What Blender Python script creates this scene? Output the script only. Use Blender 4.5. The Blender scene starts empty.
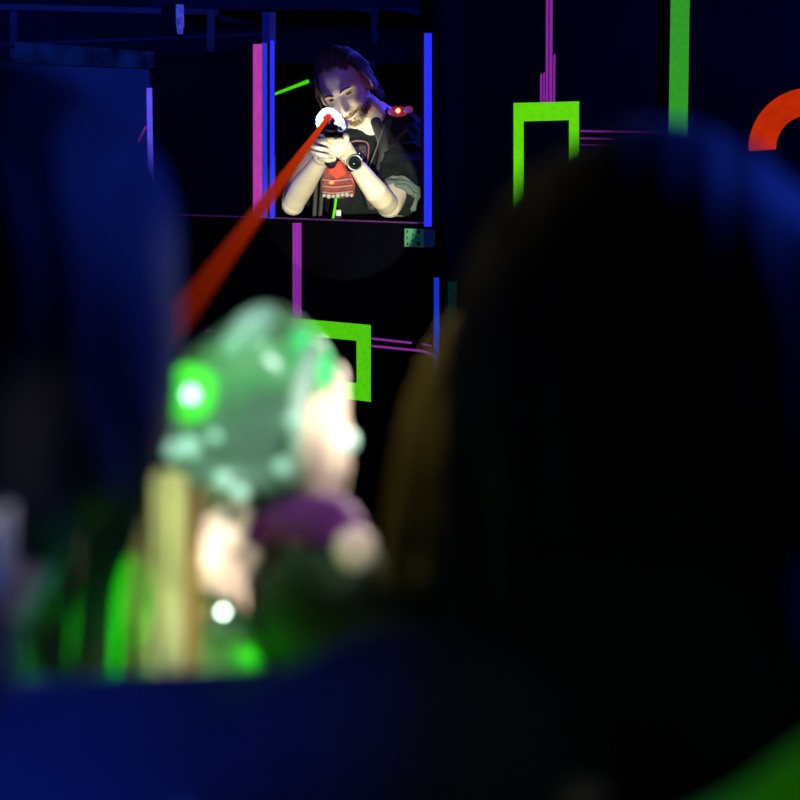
import bpy, bmesh, math, random
from mathutils import Vector, Matrix, noise
random.seed(7)
S = bpy.context.scene
COL = S.collection
PI = math.pi

# ------------------------------------------------------------------ camera
F = 1750.0
PITCH = math.atan(250/F)
CAM = Vector((0, 0, 1.6))
FWD = Vector((0, math.cos(PITCH), -math.sin(PITCH)))
UP = Vector((0, math.sin(PITCH), math.cos(PITCH)))
RT = Vector((1, 0, 0))
def W(px, py, d):
    return CAM + d*(FWD + (px-400)/F*RT + (400-py)/F*UP)
cd = bpy.data.cameras.new('camera'); cam = bpy.data.objects.new('camera', cd); COL.objects.link(cam)
cam.location = CAM; cam.rotation_euler = (PI/2-PITCH, 0, 0)
cd.sensor_width = 36; cd.lens = 36*F/800; cd.clip_start = 0.05
cd.dof.use_dof = True; cd.dof.focus_distance = 5.75; cd.dof.aperture_fstop = 5.2
S.camera = cam
S.view_settings.view_transform = 'Standard'; S.view_settings.look = 'None'
S.view_settings.exposure = 0; S.view_settings.gamma = 1; S.view_settings.use_curve_mapping = False

def lin(r, g, b):
    f = lambda c: (c/255/12.92) if c <= 10 else ((c/255+0.055)/1.055)**2.4
    return (f(r), f(g), f(b), 1)

# ------------------------------------------------------------------ world and lights
w = bpy.data.worlds.new('world'); S.world = w; w.use_nodes = True
w.node_tree.nodes['Background'].inputs[0].default_value = (0.05, 0.1, 1, 1)
w.node_tree.nodes['Background'].inputs[1].default_value = 0.0

def aim(o, to):
    o.rotation_euler = (Vector(to)-Vector(o.location)).to_track_quat('-Z', 'Y').to_euler()
def area(name, loc, to, size, power, color):
    l = bpy.data.lights.new(name, 'AREA'); l.size = size; l.energy = power; l.color = color
    o = bpy.data.objects.new(name, l); COL.objects.link(o); o.location = loc; aim(o, to); return o
def spot(name, loc, to, deg, power, color, blend=0.2, rad=0.01):
    l = bpy.data.lights.new(name, 'SPOT'); l.spot_size = math.radians(deg); l.spot_blend = blend
    l.energy = power; l.color = color; l.shadow_soft_size = rad
    o = bpy.data.objects.new(name, l); COL.objects.link(o); o.location = loc; aim(o, to); return o
def point(name, loc, power, color, rad=0.01):
    l = bpy.data.lights.new(name, 'POINT'); l.energy = power; l.color = color; l.shadow_soft_size = rad
    o = bpy.data.objects.new(name, l); COL.objects.link(o); o.location = loc; return o
BLUE = (0.02, 0.07, 1.0)
# unseen spot added below the opening to light the man
spot('added_spot_on_man', W(400, 258, 3.9), W(343, 204, 5.85), 15.4, 275, (1.0, 0.98, 0.72), 0.12, 0.008)
# blue black-light lamps over the arena
spot('blue_lamp_on_left_player', (0.50, 0.78, 1.98), W(158, 230, .76), 14, 26, BLUE, 0.9, 0.05)
spot('blue_lamp_on_right_player', (0.85, 1.15, 2.25), W(800, 200, .72), 28, 34, BLUE, 0.9, 0.05)
spot('blue_lamp_on_shoulder', (-0.12, -0.35, 2.2), W(90, 815, .70), 10.5, 50, BLUE, 0.9, 0.05)
area('blue_lamp_over_room', (-1.9, 4.7, 3.1), (-1.2, 6.3, 1.7), 0.9, 24, BLUE)
area('blue_lamp_over_right_wall', (1.2, 4.2, 3.1), (1.0, 5.7, 1.9), 0.6, 10, BLUE)
area('blue_lamp_beside_man', W(500, 30, 6.4), W(385, 140, 6.0), 0.2, 8, (0.05, 0.05, 1.0))
spot('purple_fill_on_man', W(310, -330, 4.9), W(338, 90, 6.0), 16, 5, (0.9, 0.2, .75), .4, .05)  # purple fill added for the man's forehead
# white spots added to brighten hands, hair, curls, cuff and clear phaser
spot('white_spot_on_hands', W(900, -60, 1.75), W(318, 460, 1.08), 11, 120, (1.0, 0.93, 0.78), 0.6, 0.02)
spot('white_spot_on_hair', (.15, .3, 2.1), W(165, 618, 0.90), 7, 62, (.9, 1.0, 0.55), 0.8, 0.02)
spot('white_spot_on_fingers', (.12, .3, 1.98), W(340, 430, 1.06), 3.0, 130, (1, .95, .85), .7, .02)
spot('white_spot_on_thumb', (.12, .3, 1.98), W(204, 572, 1.04), 2.2, 170, (1, .96, .86), .5, .02)
spot('white_spot_on_curls', (.12, .3, 1.98), W(2, 556, .69), 2.9, 16, (1, .95, .6), .8, .02)
spot('dim_fill_on_shoulder', (.15, -.4, 2.2), W(490, 760, .60), 13, 1.3, (.6, .85, 1), 1, .05)  # faint fill added to lift the near shoulder out of black
spot('white_spot_on_cuff', (.12, .3, 1.98), W(355, 550, .98), 1.6, 60, (1, .96, .8), .5, .02)
spot('haze_ray_spot', W(434, 95, 5.45), W(520, 60, 5.75), 30, .35, (.35, .5, 1), 1, .01)  # added grazing spot, imitates a faint haze ray on the right wall
spot('white_spot_on_clear_phaser', (.12, .3, 1.98), W(235, 445, 1.03), 11, 24, (.8, 1, .92), .6, .02)
spot('warm_fill_on_hair', (0, 0.5, 2.3), W(420, 430, .78), 13, 7, (1, .85, .4), .9, .03)  # warm fill added from above to brighten the hanging lock
point('green_vest_light', W(110, 640, 0.80), 0.020, (0.05, 1.0, 0.02), 0.02)
point('green_vest_light', W(115, 650, 0.95), 0.06, (0.05, 1.0, 0.02), 0.02)
point('green_fill_on_sleeve', W(250, 655, 0.99), 0.016, (0.05, 1.0, 0.02), 0.01)  # added point light that turns the left sleeve hem green
point('purple_fill_on_cuff', W(350, 505, 0.97), 0.0045, (0.6, 0.03, 1.0), 0.01)  # added point light that brightens the purple cuff

# ------------------------------------------------------------------ materials
MATS = {}
def mat(name, color=(0.5, 0.5, 0.5, 1), rough=0.6, emis=None, es=1.0, spec=0.3, metal=0, noise_amt=0.0, nscale=20, trans=0, sheen=0, bump=0.0):
    if name in MATS: return MATS[name]
    m = bpy.data.materials.new(name); m.use_nodes = True; nt = m.node_tree
    b = nt.nodes['Principled BSDF']
    b.inputs['Base Color'].default_value = color
    b.inputs['Roughness'].default_value = rough
    b.inputs['Specular IOR Level'].default_value = spec
    b.inputs['Metallic'].default_value = metal
    if trans: b.inputs['Transmission Weight'].default_value = trans
    if emis:
        b.inputs['Emission Color'].default_value = emis
        b.inputs['Emission Strength'].default_value = es
    if noise_amt or bump:
        tc = nt.nodes.new('ShaderNodeTexCoord'); n = nt.nodes.new('ShaderNodeTexNoise')
        n.inputs['Scale'].default_value = nscale; n.inputs['Detail'].default_value = 6
        nt.links.new(tc.outputs['Object'], n.inputs['Vector'])
        if noise_amt:
            r = nt.nodes.new('ShaderNodeMapRange')
            r.inputs['From Min'].default_value = 0.3; r.inputs['From Max'].default_value = 0.7
            r.inputs['To Min'].default_value = 1-noise_amt; r.inputs['To Max'].default_value = 1+noise_amt
            nt.links.new(n.outputs['Fac'], r.inputs['Value'])
            for inp, c in (('Base Color', color), ('Emission Color', emis)):
                if c is None: continue
                mx = nt.nodes.new('ShaderNodeVectorMath'); mx.operation = 'SCALE'
                mx.inputs[0].default_value = c[:3]
                nt.links.new(r.outputs[0], mx.inputs['Scale'])
                nt.links.new(mx.outputs[0], b.inputs[inp])
        if bump:
            bp = nt.nodes.new('ShaderNodeBump'); bp.inputs['Strength'].default_value = bump
            nt.links.new(n.outputs['Fac'], bp.inputs['Height']); nt.links.new(bp.outputs[0], b.inputs['Normal'])
    MATS[name] = m; return m

def clear_mat(name, color, opacity, emis=None, es=0.0, rough=0.15):
    """tinted see-through plastic: part clear, part milky and glossy"""
    if name in MATS: return MATS[name]
    m = bpy.data.materials.new(name); m.use_nodes = True; nt = m.node_tree; nt.nodes.clear()
    out = nt.nodes.new('ShaderNodeOutputMaterial')
    tr = nt.nodes.new('ShaderNodeBsdfTransparent'); tr.inputs[0].default_value = (0.8, 0.9, 0.85, 1)
    df = nt.nodes.new('ShaderNodeBsdfDiffuse'); df.inputs[0].default_value = color
    tl = nt.nodes.new('ShaderNodeBsdfTranslucent'); tl.inputs[0].default_value = color
    gl = nt.nodes.new('ShaderNodeBsdfGlossy'); gl.inputs['Roughness'].default_value = rough
    gl.inputs[0].default_value = (0.9, 0.9, 0.9, 1)
    a = nt.nodes.new('ShaderNodeMixShader'); a.inputs[0].default_value = 0.6
    nt.links.new(df.outputs[0], a.inputs[1]); nt.links.new(tl.outputs[0], a.inputs[2])
    fr = nt.nodes.new('ShaderNodeFresnel'); fr.inputs[0].default_value = 1.5
    b = nt.nodes.new('ShaderNodeMixShader')
    nt.links.new(fr.outputs[0], b.inputs[0]); nt.links.new(a.outputs[0], b.inputs[1]); nt.links.new(gl.outputs[0], b.inputs[2])
    c = nt.nodes.new('ShaderNodeMixShader'); c.inputs[0].default_value = opacity
    nt.links.new(tr.outputs[0], c.inputs[1]); nt.links.new(b.outputs[0], c.inputs[2])
    last = c
    if emis:
        e = nt.nodes.new('ShaderNodeEmission'); e.inputs[0].default_value = emis; e.inputs[1].default_value = es
        ad = nt.nodes.new('ShaderNodeAddShader')
        nt.links.new(c.outputs[0], ad.inputs[0]); nt.links.new(e.outputs[0], ad.inputs[1]); last = ad
    nt.links.new(last.outputs[0], out.inputs[0])
    MATS[name] = m; return m

def glow(name, r, g, b, na=0.08, ns=60, k=1.0):      # fluorescent tape or a light tube, in its photographed colour
    c = lin(r, g, b)
    return mat(name, (c[0]*0.3, c[1]*0.3, c[2]*0.3, 1), 0.8, c, k, 0.1, noise_amt=na, nscale=ns)

M_wall = mat('black_painted_board', (0.0013, 0.0013, 0.003, 1), 1.0, spec=0.0, noise_amt=0.4, nscale=3)
M_wallb = mat('black_blue_board', (0.016, 0.016, 0.03, 1), 0.8, spec=0.1, noise_amt=0.35, nscale=2.5)
M_dark = mat('dark_room_paint', (0.015, 0.015, 0.03, 1), 0.9, spec=0.05)
M_green = glow('green_fluorescent_tape', 78, 196, 12)
M_green2 = glow('pale_green_fluorescent_tape', 48, 150, 38)
M_green3 = glow('lime_fluorescent_tape', 96, 214, 10)
M_mag = glow('magenta_fluorescent_tape', 184, 56, 160, 0.12, 30)
M_pur = glow('purple_fluorescent_tape', 132, 38, 150)
M_bluebar = glow('blue_light_strip', 42, 48, 255, 0.05)
M_bluedim = glow('dim_blue_strip', 16, 30, 150)
M_bluemid = glow('mid_blue_strip', 38, 52, 190)
M_orange = glow('orange_fluorescent_paint', 186, 40, 2, 0.15, 25)
M_skin = mat('skin', (0.72, 0.62, 0.48, 1), 0.5, spec=0.3, noise_amt=0.06, nscale=40)
M_skinw = mat('pale_skin', (0.78, 0.56, 0.44, 1), 0.45, spec=0.35, noise_amt=0.06, nscale=40)
M_hair = mat('brown_hair', (0.06, 0.045, 0.035, 1), 0.5, spec=0.5)
M_beard = mat('brown_beard', (0.22, 0.16, 0.11, 1), 0.7, spec=0.2)
M_shirt = mat('black_cotton', (0.010, 0.013, 0.014, 1), 0.9, spec=0.1, noise_amt=0.3, nscale=15)
M_black = mat('black_plastic', (0.012, 0.012, 0.016, 1), 0.35, spec=0.5)
M_steel = mat('steel', (0.6, 0.6, 0.6, 1), 0.25, metal=1)
M_white = mat('white_plastic', (0.8, 0.8, 0.8, 1), 0.4)

# ------------------------------------------------------------------ object helpers
def link(name, me, m=None, parent=None, smooth=True):
    o = bpy.data.objects.new(name, me); COL.objects.link(o)
    if m: me.materials.append(m)
    if smooth:
        for p in me.polygons: p.use_smooth = True
    if parent: o.parent = parent; o.matrix_parent_inverse = parent.matrix_world.inverted()
    return o
def obj(name, bm, m=None, parent=None, smooth=True):
    bmesh.ops.recalc_face_normals(bm, faces=bm.faces)
    me = bpy.data.meshes.new(name); bm.to_mesh(me); bm.free()
    return link(name, me, m, parent, smooth)
def tag(o, label=None, cat=None, group=None, kind=None):
    if label: o['label'] = label
    if cat: o['category'] = cat
    if group: o['group'] = group
    if kind: o['kind'] = kind
    return o
def thing(name, label, cat, loc, group=None):
    o = bpy.data.objects.new(name, None); COL.objects.link(o); o.location = loc; o.empty_display_size = 0.05
    bpy.context.view_layer.update()
    return tag(o, label, cat, group)
def struct(o): o['kind'] = 'structure'; return o

def hull_prism(bm, front, off):
    a = [bm.verts.new(p) for p in front]; b = [bm.verts.new(p+off) for p in front]
    n = len(a); bm.faces.new(a); bm.faces.new(b[::-1])
    for i in range(n): bm.faces.new((a[i], b[i], b[(i+1) % n], a[(i+1) % n]))
def box(bm, c, sx, sy, sz, R=None, bev=0.0):
    R = R or Matrix.Identity(3)
    g = bmesh.ops.create_cube(bm, size=1)
    for v in g['verts']: v.co = Vector(c) + R @ Vector((v.co.x*sx, v.co.y*sy, v.co.z*sz))
    if bev:
        es = list({e for v in g['verts'] for e in v.link_edges})
        bmesh.ops.bevel(bm, geom=es, offset=bev, segments=3, affect='EDGES', profile=0.5)
def tube(bm, pts, radii, seg=12, side=None, flat=1.0, caps=True, sub=1):
    """round-ended tapered tube; flat<1 squeezes it across 'side'"""
    P = [Vector(p) for p in pts]
    if isinstance(radii, (int, float)): radii = [radii]*len(P)
    if sub > 1 and len(P) > 2:
        Q, Rr = [], []
        for i in range(len(P)-1):
            p0 = P[max(i-1, 0)]; p1 = P[i]; p2 = P[i+1]; p3 = P[min(i+2, len(P)-1)]
            for k in range(sub):
                t = k/sub
                Q.append(0.5*((2*p1)+(p2-p0)*t+(2*p0-5*p1+4*p2-p3)*t*t+(3*p1-p0-3*p2+p3)*t**3))
                Rr.append(radii[i]*(1-t)+radii[i+1]*t)
        Q.append(P[-1]); Rr.append(radii[-1]); P, radii = Q, Rr
    rings = []
    n = len(P)
    def frame(t):
        s = Vector(side) if side is not None else (Vector((0, 0, 1)) if abs(t.z) < 0.8 else Vector((1, 0, 0)))
        s = (s - t*s.dot(t)).normalized(); return s, t.cross(s)
    secs = []
    for i in range(n):
        t = (P[min(i+1, n-1)]-P[max(i-1, 0)]).normalized()
        secs.append((P[i], radii[i], t))
    if caps:
        p, r, t = secs[0]; pre = [(p-t*r*math.sin(a), r*math.cos(a), t) for a in (1.25, 0.9, 0.45)]
        p, r, t = secs[-1]; post = [(p+t*r*math.sin(a), r*math.cos(a), t) for a in (0.45, 0.9, 1.25)]
        secs = pre + secs + post
    for p, r, t in secs:
        s, u = frame(t)
        rings.append([bm.verts.new(p + s*(r*flat*math.cos(2*PI*k/seg)) + u*(r*math.sin(2*PI*k/seg))) for k in range(seg)])
    for i in range(len(rings)-1):
        for k in range(seg):
            bm.faces.new((rings[i][k], rings[i][(k+1) % seg], rings[i+1][(k+1) % seg], rings[i+1][k]))
    bm.faces.new(rings[0][::-1]); bm.faces.new(rings[-1])
def ball(bm, c, r, sx=1, sy=1, sz=1, R=None, u=20, v=14):
    R = R or Matrix.Identity(3)
    g = bmesh.ops.create_uvsphere(bm, u_segments=u, v_segments=v, radius=r)
    for q in g['verts']: q.co = Vector(c) + R @ Vector((q.co.x*sx, q.co.y*sy, q.co.z*sz))
def ring(bm, c, axis, R, r, seg=32, s2=10, a0=0, a1=2*PI, xdir=None):
    axis = Vector(axis).normalized()
    x = Vector(xdir) if xdir is not None else (Vector((1, 0, 0)) if abs(axis.x) < .9 else Vector((0, 1, 0)))
    x = (x-axis*x.dot(axis)).normalized(); y = axis.cross(x)
    full = abs(a1-a0-2*PI) < 1e-4
    n = seg if full else seg+1
    rr = []
    for i in range(n):
        a = a0+(a1-a0)*i/seg; d = x*math.cos(a)+y*math.sin(a)
        rr.append([bm.verts.new(Vector(c)+d*(R+r*math.cos(2*PI*k/s2))+axis*(r*math.sin(2*PI*k/s2))) for k in range(s2)])
    for i in range(n if full else n-1):
        A = rr[i]; B = rr[(i+1) % n]
        for k in range(s2): bm.faces.new((A[k], A[(k+1) % s2], B[(k+1) % s2], B[k]))
    if not full: bm.faces.new(rr[0][::-1]); bm.faces.new(rr[-1])
def cyl(bm, p0, p1, r, r2=None, seg=20):
    tube(bm, [p0, p1], [r, r if r2 is None else r2], seg, caps=False)

def remeshed(name, bm, voxel, m, parent=None, smooth_it=4, disp=None, smf=0.5):
    """fuse overlapping shapes into one continuous skin"""
    bmesh.ops.recalc_face_normals(bm, faces=bm.faces)
    me = bpy.data.meshes.new(name+'_src'); bm.to_mesh(me); bm.free()
    t = bpy.data.objects.new('t', me); COL.objects.link(t)
    r = t.modifiers.new('r', 'REMESH'); r.mode = 'VOXEL'; r.voxel_size = voxel
    if smooth_it:
        s = t.modifiers.new('s', 'SMOOTH'); s.factor = smf; s.iterations = smooth_it
    dg = bpy.context.evaluated_depsgraph_get()
    new = bpy.data.meshes.new_from_object(t.evaluated_get(dg)); new.name = name
    bpy.data.objects.remove(t); bpy.data.meshes.remove(me)
    if disp:
        cs = [v.co.copy() for v in new.vertices]; ns = [Vector(n.vector) for n in new.vertex_normals]
        flat = []
        for c, n in zip(cs, ns): flat.extend(c+disp(c, n))
        new.vertices.foreach_set('co', flat); new.update()
    new.materials.clear()
    return link(name, new, m, parent)

# ------------------------------------------------------------------ wall planes
class Plane:
    def __init__(s, p, deg):
        a = math.radians(deg)
        s.p = Vector(p); s.u = Vector((math.cos(a), -math.sin(a), 0)); s.n = Vector((-math.sin(a), -math.cos(a), 0))
    def hit(s, px, py, off=0):
        d = W(px, py, 1)-CAM
        t = (s.p+s.n*off-CAM).dot(s.n)/d.dot(s.n)
        return CAM+d*t
    def sz(s, px, py):
        h = s.hit(px, py)-s.p; return h.dot(s.u), h.z+s.p.z
    def at(s, su, z, off=0):
        q = s.p+s.u*su+s.n*off; return Vector((q.x, q.y, z))
    def rect(s, bm, s0, s1, z0, z1, off=0, th=0.05):
        hull_prism(bm, [s.at(s0, z0, off), s.at(s1, z0, off), s.at(s1, z1, off), s.at(s0, z1, off)], -s.n*th)
    def poly(s, bm, pix, off=0.004, th=0.004):
        hull_prism(bm, [s.hit(x, y, off) for x, y in pix], -s.n*th)
A = Plane(W(290, 222, 5.85), 40)
B = Plane(W(434, 200, 5.72), 10)
Z_SILL = A.sz(275, 217.5)[1]
def sA(px, py=218): return A.sz(px, py)[0]
def zA(px, py): return A.sz(px, py)[1]
S_END = sA(433)

# room shell
def shell(name, c, sx, sy, sz, m):
    bm = bmesh.new(); box(bm, c, sx, sy, sz); return struct(obj(name, bm, m, smooth=False))
shell('floor', (0, 3.5, -0.05), 12, 12.2, 0.1, mat('dark_carpet', (0.02, 0.02, 0.025, 1), 0.95, noise_amt=0.5, nscale=80))
shell('ceiling', (0, 3.5, 3.45), 12, 12.2, 0.1, M_dark)
shell('wall_left', (-6.05, 3.5, 1.7), 0.1, 12.2, 3.4, M_dark)
shell('wall_back', (0, 9.65, 1.7), 12, 0.1, 3.4, M_dark)
shell('wall_rear', (0, -2.65, 1.7), 12, 0.1, 3.4, M_dark)
shell('wall_right', (6.05, 3.5, 1.7), 0.1, 12.2, 3.4, M_dark)

# arena partition with the opening
zl = zA(200, 52)
bm = bmesh.new(); A.rect(bm, -2.6, S_END, 0, Z_SILL, 0, 0.06); struct(obj('wall_front', bm, M_wall, smooth=False))
bm = bmesh.new(); A.rect(bm, -2.6, sA(262), Z_SILL, zl, 0, 0.06)
struct(obj('wall_upper_left', bm, mat('black_green_board', (0.012, 0.016, 0.010, 1), 0.85, spec=0.1, noise_amt=0.4, nscale=4), smooth=False))
bm = bmesh.new(); A.rect(bm, sA(424.5), S_END, Z_SILL, 3.0, -0.002, 0.056); struct(obj('trim_1', bm, M_dark, smooth=False))
# sill edge line
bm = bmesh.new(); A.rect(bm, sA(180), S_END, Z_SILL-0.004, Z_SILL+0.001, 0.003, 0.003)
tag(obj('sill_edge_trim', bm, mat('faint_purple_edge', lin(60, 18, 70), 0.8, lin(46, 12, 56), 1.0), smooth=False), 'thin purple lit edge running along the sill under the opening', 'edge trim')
# return face of the partition
bm = bmesh.new()
p0 = A.at(S_END, 0); q0 = A.at(S_END-0.05, 0); off = Vector((0.02, 0.16, 0))
hull_prism(bm, [p0, q0, q0+off, p0+off], Vector((0, 0, 3.0))); struct(obj('wall_return', bm, M_wall, smooth=False))
# right hand walls
sB0 = B.sz(434, 200)[0]; sB1 = B.sz(656, 60)[0]
bm = bmesh.new(); B.rect(bm, sB0-0.02, sB1, 0, 3.3, 0, 0.06); struct(obj('wall_right_front', bm, M_wallb, smooth=False))
C = Plane(W(668, 60, 5.6), 10)
bm = bmesh.new(); C.rect(bm, C.sz(668, 60)[0], 2.2, 0, 3.3, 0, 0.06); struct(obj('wall_right_panel', bm, M_wallb, smooth=False))

# tapes -----------------------------------------------------------
def tape(name, plane, pix, m, label, cat='tape', group=None, off=0.004, th=0.004):
    bm = bmesh.new()
    for poly in (pix if isinstance(pix[0][0], (tuple, list)) else [pix]): plane.poly(bm, poly, off, th)
    return tag(obj(name, bm, m, smooth=False), label, cat, group)
def bar(name, plane, x0, x1, y0, y1, m, label, cat='light strip', group=None, off=0.02, th=0.02, xb0=None, xb1=None):
    return tape(name, plane, [(x0, y0), (x1, y0), (xb1 or x1, y1), (xb0 or x0, y1)], m, label, cat, group, off, th)
bar('magenta_tape_strip', A, 253, 261.5, 44, 217.5, M_mag, 'wide magenta tape strip standing left of the opening', 'tape', off=0.01, th=0.008)
bar('blue_light_strip', A, 262, 265.5, 43, 217.8, M_bluemid, 'narrow blue strip directly against the wide magenta strip', off=0.01, th=0.008)
bar('blue_light_strip', A, 270, 273.6, 40.5, 218, M_bluebar, 'blue light strip on the left edge of the opening, apart from the magenta one', off=0.006, th=0.004)
bar('blue_light_strip', A, 424, 431, 33, 226.5, M_bluebar, 'tall bright blue light strip on the right edge of the opening', off=0.006, th=0.004)
bar('window_post', A, 262, 269.5, 12, 43, mat('post_blue_paint', (0.09, 0.11, 0.3, 1), 0.7), 'dim blue post rising above the left side of the opening', 'post', off=0.0, th=0.03)
bm = bmesh.new(); A.rect(bm, sA(265.5), sA(270), Z_SILL, zA(266, 43), 0, 0.03); struct(obj('trim_2', bm, M_dark, smooth=False))

# purple lines and green frame under the opening
tape('purple_tape_lines', A, [[(292.6, 223), (294.6, 223), (294.6, 330), (292.6, 330)], [(295.6, 223), (297.6, 223), (297.6, 330), (295.6, 330)],
     [(298.6, 223), (300.6, 223), (300.6, 330), (298.6, 330)]], M_pur, 'three thin upright purple tape lines below the sill')
def frame_px(plane, x0, x1, yt, yb, tx, ty, m, label, slope, off=0.005):
    t = thing('tape_rectangle', label, 'tape frame', plane.hit((x0+x1)/2, yb, 0))
    def L(x, y): return (x, y+slope(y)*(x-x0))
    def piece(n, a, b, c, d):
        bm = bmesh.new(); plane.poly(bm, [L(a, c), L(b, c), L(b, d), L(a, d)], off, 0.004); obj(n, bm, m, t, smooth=False)
    piece('top_strip', x0, x1, yt, yt+ty); piece('bottom_strip', x0, x1, yb-ty, yb)
    piece('side_strip', x0, x0+tx, yt+ty, yb-ty); piece('side_strip', x1-tx, x1, yt+ty, yb-ty)
    return t
frame_px(A, 262, 370, 315.5, 388, 13.5, 16, M_green, 'green rectangular tape frame on the black wall below the opening', lambda y: (y-150)/(222+1544)*0.95)
tape('purple_tape_lines', A, [[(371, 337.5), (411, 342), (411, 344), (371, 339.5)], [(371, 345), (422, 350), (432, 353.5), (432, 355), (421, 352), (371, 347)],
     [(422, 343.3), (431, 345.4), (431, 346.8), (422, 344.6)]], M_pur, 'pair of thin sideways purple tape lines right of the lower green frame')
tape('purple_tape_lines', A, [[(205, 329.5), (232, 331.5), (232, 333.5), (205, 331.5)]], mat('faint_purple', lin(60, 20, 70), .8, lin(60, 16, 70), 1), 'short faint purple tape line left of the clear phaser')
# right wall
frame_px(B, 513.5, 579, 103, 262, 10, 18.5, M_green3, 'upright green tape frame on the right wall, partly behind dark hair', lambda y: -0.025)
tape('purple_tape_lines', B, [[(546, -14), (548.6, -14), (548.2, 103), (545.6, 103)], [(549.6, -14), (552.6, -14), (552.2, 103), (549.2, 103)],
     [(540, 76), (541.4, 73), (542.2, 76), (542.2, 103), (540, 103)], [(543, 74), (544.8, 72), (544.8, 103), (543, 103)],
     [(553.3, 56), (555.3, 53), (555, 103), (553, 103)]], M_pur, 'cluster of upright purple tape lines above the green frame on the right wall')
tape('purple_tape_lines', B, [[(580, 130), (659, 131.6), (659, 133), (580, 132)], [(580, 137.4), (657, 139), (657, 140.4), (580, 139.2)],
     [(580, 144), (640, 146), (640, 147), (580, 145.2)]], M_pur, 'thin sideways purple tape lines between green frame and green stripe')
bar('green_tape_stripe', C, 671, 690, -20, 230, M_green2, 'wide tall green stripe on the right wall, cut by the picture top', 'tape', xb0=667, xb1=686, off=0.006, th=0.005)
# orange ring
bm = bmesh.new()
cx, cy = C.sz(808, 147); px = 5.6/F
seg = 60; a0, a1 = math.radians(-60), math.radians(184)
oi, oo = 31*px, 58*px
pr = None
for i in range(seg+1):
    a = a0+(a1-a0)*i/seg
    d = (math.cos(a), math.sin(a))
    q = [C.at(cx+d[0]*R, cy+d[1]*R, o_) for R in (oi, oo) for o_ in (0.001, 0.006)]
    v = [bm.verts.new(x) for x in q]
    if pr:
        for x, y in ((0, 1), (1, 3), (3, 2), (2, 0)): bm.faces.new((pr[x], pr[y], v[y], v[x]))
    else: bm.faces.new((v[0], v[1], v[3], v[2]))
    pr = v
bm.faces.new((pr[0], pr[2], pr[3], pr[1]))
tag(obj('orange_painted_arc', bm, M_orange, smooth=False), 'thick orange curved arc on the wall at the right picture edge', 'wall decoration')
# small strips by the corner
cornerP = Plane(A.at(S_END+0.01, 1.3), 8)
bar('blue_light_strip', cornerP, 433.8, 438.6, 278, 372, glow('deep_blue_strip', 14, 50, 190), 'short blue light strip low on the wall corner below the opening', off=0.012, th=0.018)
bar('green_light_patch', cornerP, 448, 456, 282, 335, mat('dull_green_paint', lin(8, 60, 40), .8, lin(4, 34, 30), 1, noise_amt=.3, nscale=60), 'dull blue-green patch right of the short blue strip', 'patch', off=0.012, th=0.018)
t = thing('perforated_bracket', 'small dull green perforated bracket just under the right end of the sill', 'bracket', A.hit(415, 247))
bm = bmesh.new(); A.poly(bm, [(404.5, 228.5), (423.5, 229.4), (423.5, 247.6), (404.5, 246.6)], 0.012, 0.010)
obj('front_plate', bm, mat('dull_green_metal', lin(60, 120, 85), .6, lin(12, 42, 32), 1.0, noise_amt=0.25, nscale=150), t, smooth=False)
bm = bmesh.new(); A.poly(bm, [(424, 229.4), (433, 230), (433, 247.2), (424, 247.4)], 0.010, 0.009)
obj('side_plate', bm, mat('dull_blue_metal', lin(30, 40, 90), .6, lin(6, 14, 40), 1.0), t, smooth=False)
for hx, hy, r in ((407.5, 232, 1.3), (413, 234.5, 1.2), (418.5, 231.5, 2.0), (407.5, 238, 1.2), (412.5, 240.5, 1.0), (418, 238, 1.0), (407.5, 244, 1.4), (418.5, 243.5, 2.0), (413, 236.7, .7)):
    bm = bmesh.new(); c = A.hit(hx, hy, 0.0125); rr = r*5.5/F
    cyl(bm, c, c+A.n*0.001, rr, seg=12); obj('hole', bm, M_black, t)
# left blue board and its light strip
t = thing('blue_lit_board', 'flat blue-lit board on the upper left wall behind the long hair', 'board', A.hit(60, 215))
bm = bmesh.new(); A.poly(bm, [(-60, 60), (149, 68.5), (149, 217), (-60, 215)], 0.015, 0.012)
obj('face_board', bm, mat('blue_grey_board', (0.2, 0.24, 0.26, 1), .7, noise_amt=.15, nscale=5), t, smooth=False)
bm = bmesh.new(); A.poly(bm, [(14, 41.5), (150, 51.5), (152, 68.5), (14, 63)], 0.02, 0.018)
obj('top_ledge', bm, mat('dusty_green_ledge', (0.13, 0.2, 0.16, 1), .9, noise_amt=.8, nscale=9), t, smooth=False)
bar('purple_blue_light_strip', A, 146.5, 151, 88, 196, glow('violet_strip', 92, 78, 235, 0.15, 40), 'thin violet light strip on the right edge of the blue-lit board', off=0.022, th=0.005, xb0=148, xb1=152.5)
tape('pink_tape_mark', A, [(145, 126), (146, 128), (138, 143), (137, 142)], mat('pink_mark', lin(130, 30, 130), .8, lin(110, 30, 130), 1), 'tiny slanted pink tape mark on the blue-lit board', off=0.018, th=0.002)

# back structures above the partition (railing, box, beams)
M_rail = mat('railing_paint', (0.10, 0.13, 0.22, 1), .7, noise_amt=.2, nscale=6)
def beam(bm, a, b, w_=0.04, h=0.04):
    a = Vector(a); b = Vector(b); d = b-a; y = d.normalized(); x = y.cross(Vector((0, 0, 1)))
    if x.length < .1: x = Vector((1, 0, 0))
    x.normalize(); z = x.cross(y)
    g = bmesh.ops.create_cube(bm, size=1)
    for v in g['verts']: v.co = (a+b)/2 + x*v.co.x*w_ + y*v.co.y*d.length + z*v.co.z*h
t = thing('upper_railing', 'dim blue railing high up behind the upper left wall', 'railing', W(100, 48, 6.9))
bm = bmesh.new(); beam(bm, W(-30, 6, 6.7), W(218, 12.5, 7.0), .03, .022); obj('top_rail', bm, M_rail, t, smooth=False)
bm = bmesh.new(); beam(bm, W(218, 18, 7.0), W(262, 26, 7.3), .03, .022); obj('top_rail', bm, M_rail, t, smooth=False)
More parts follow.
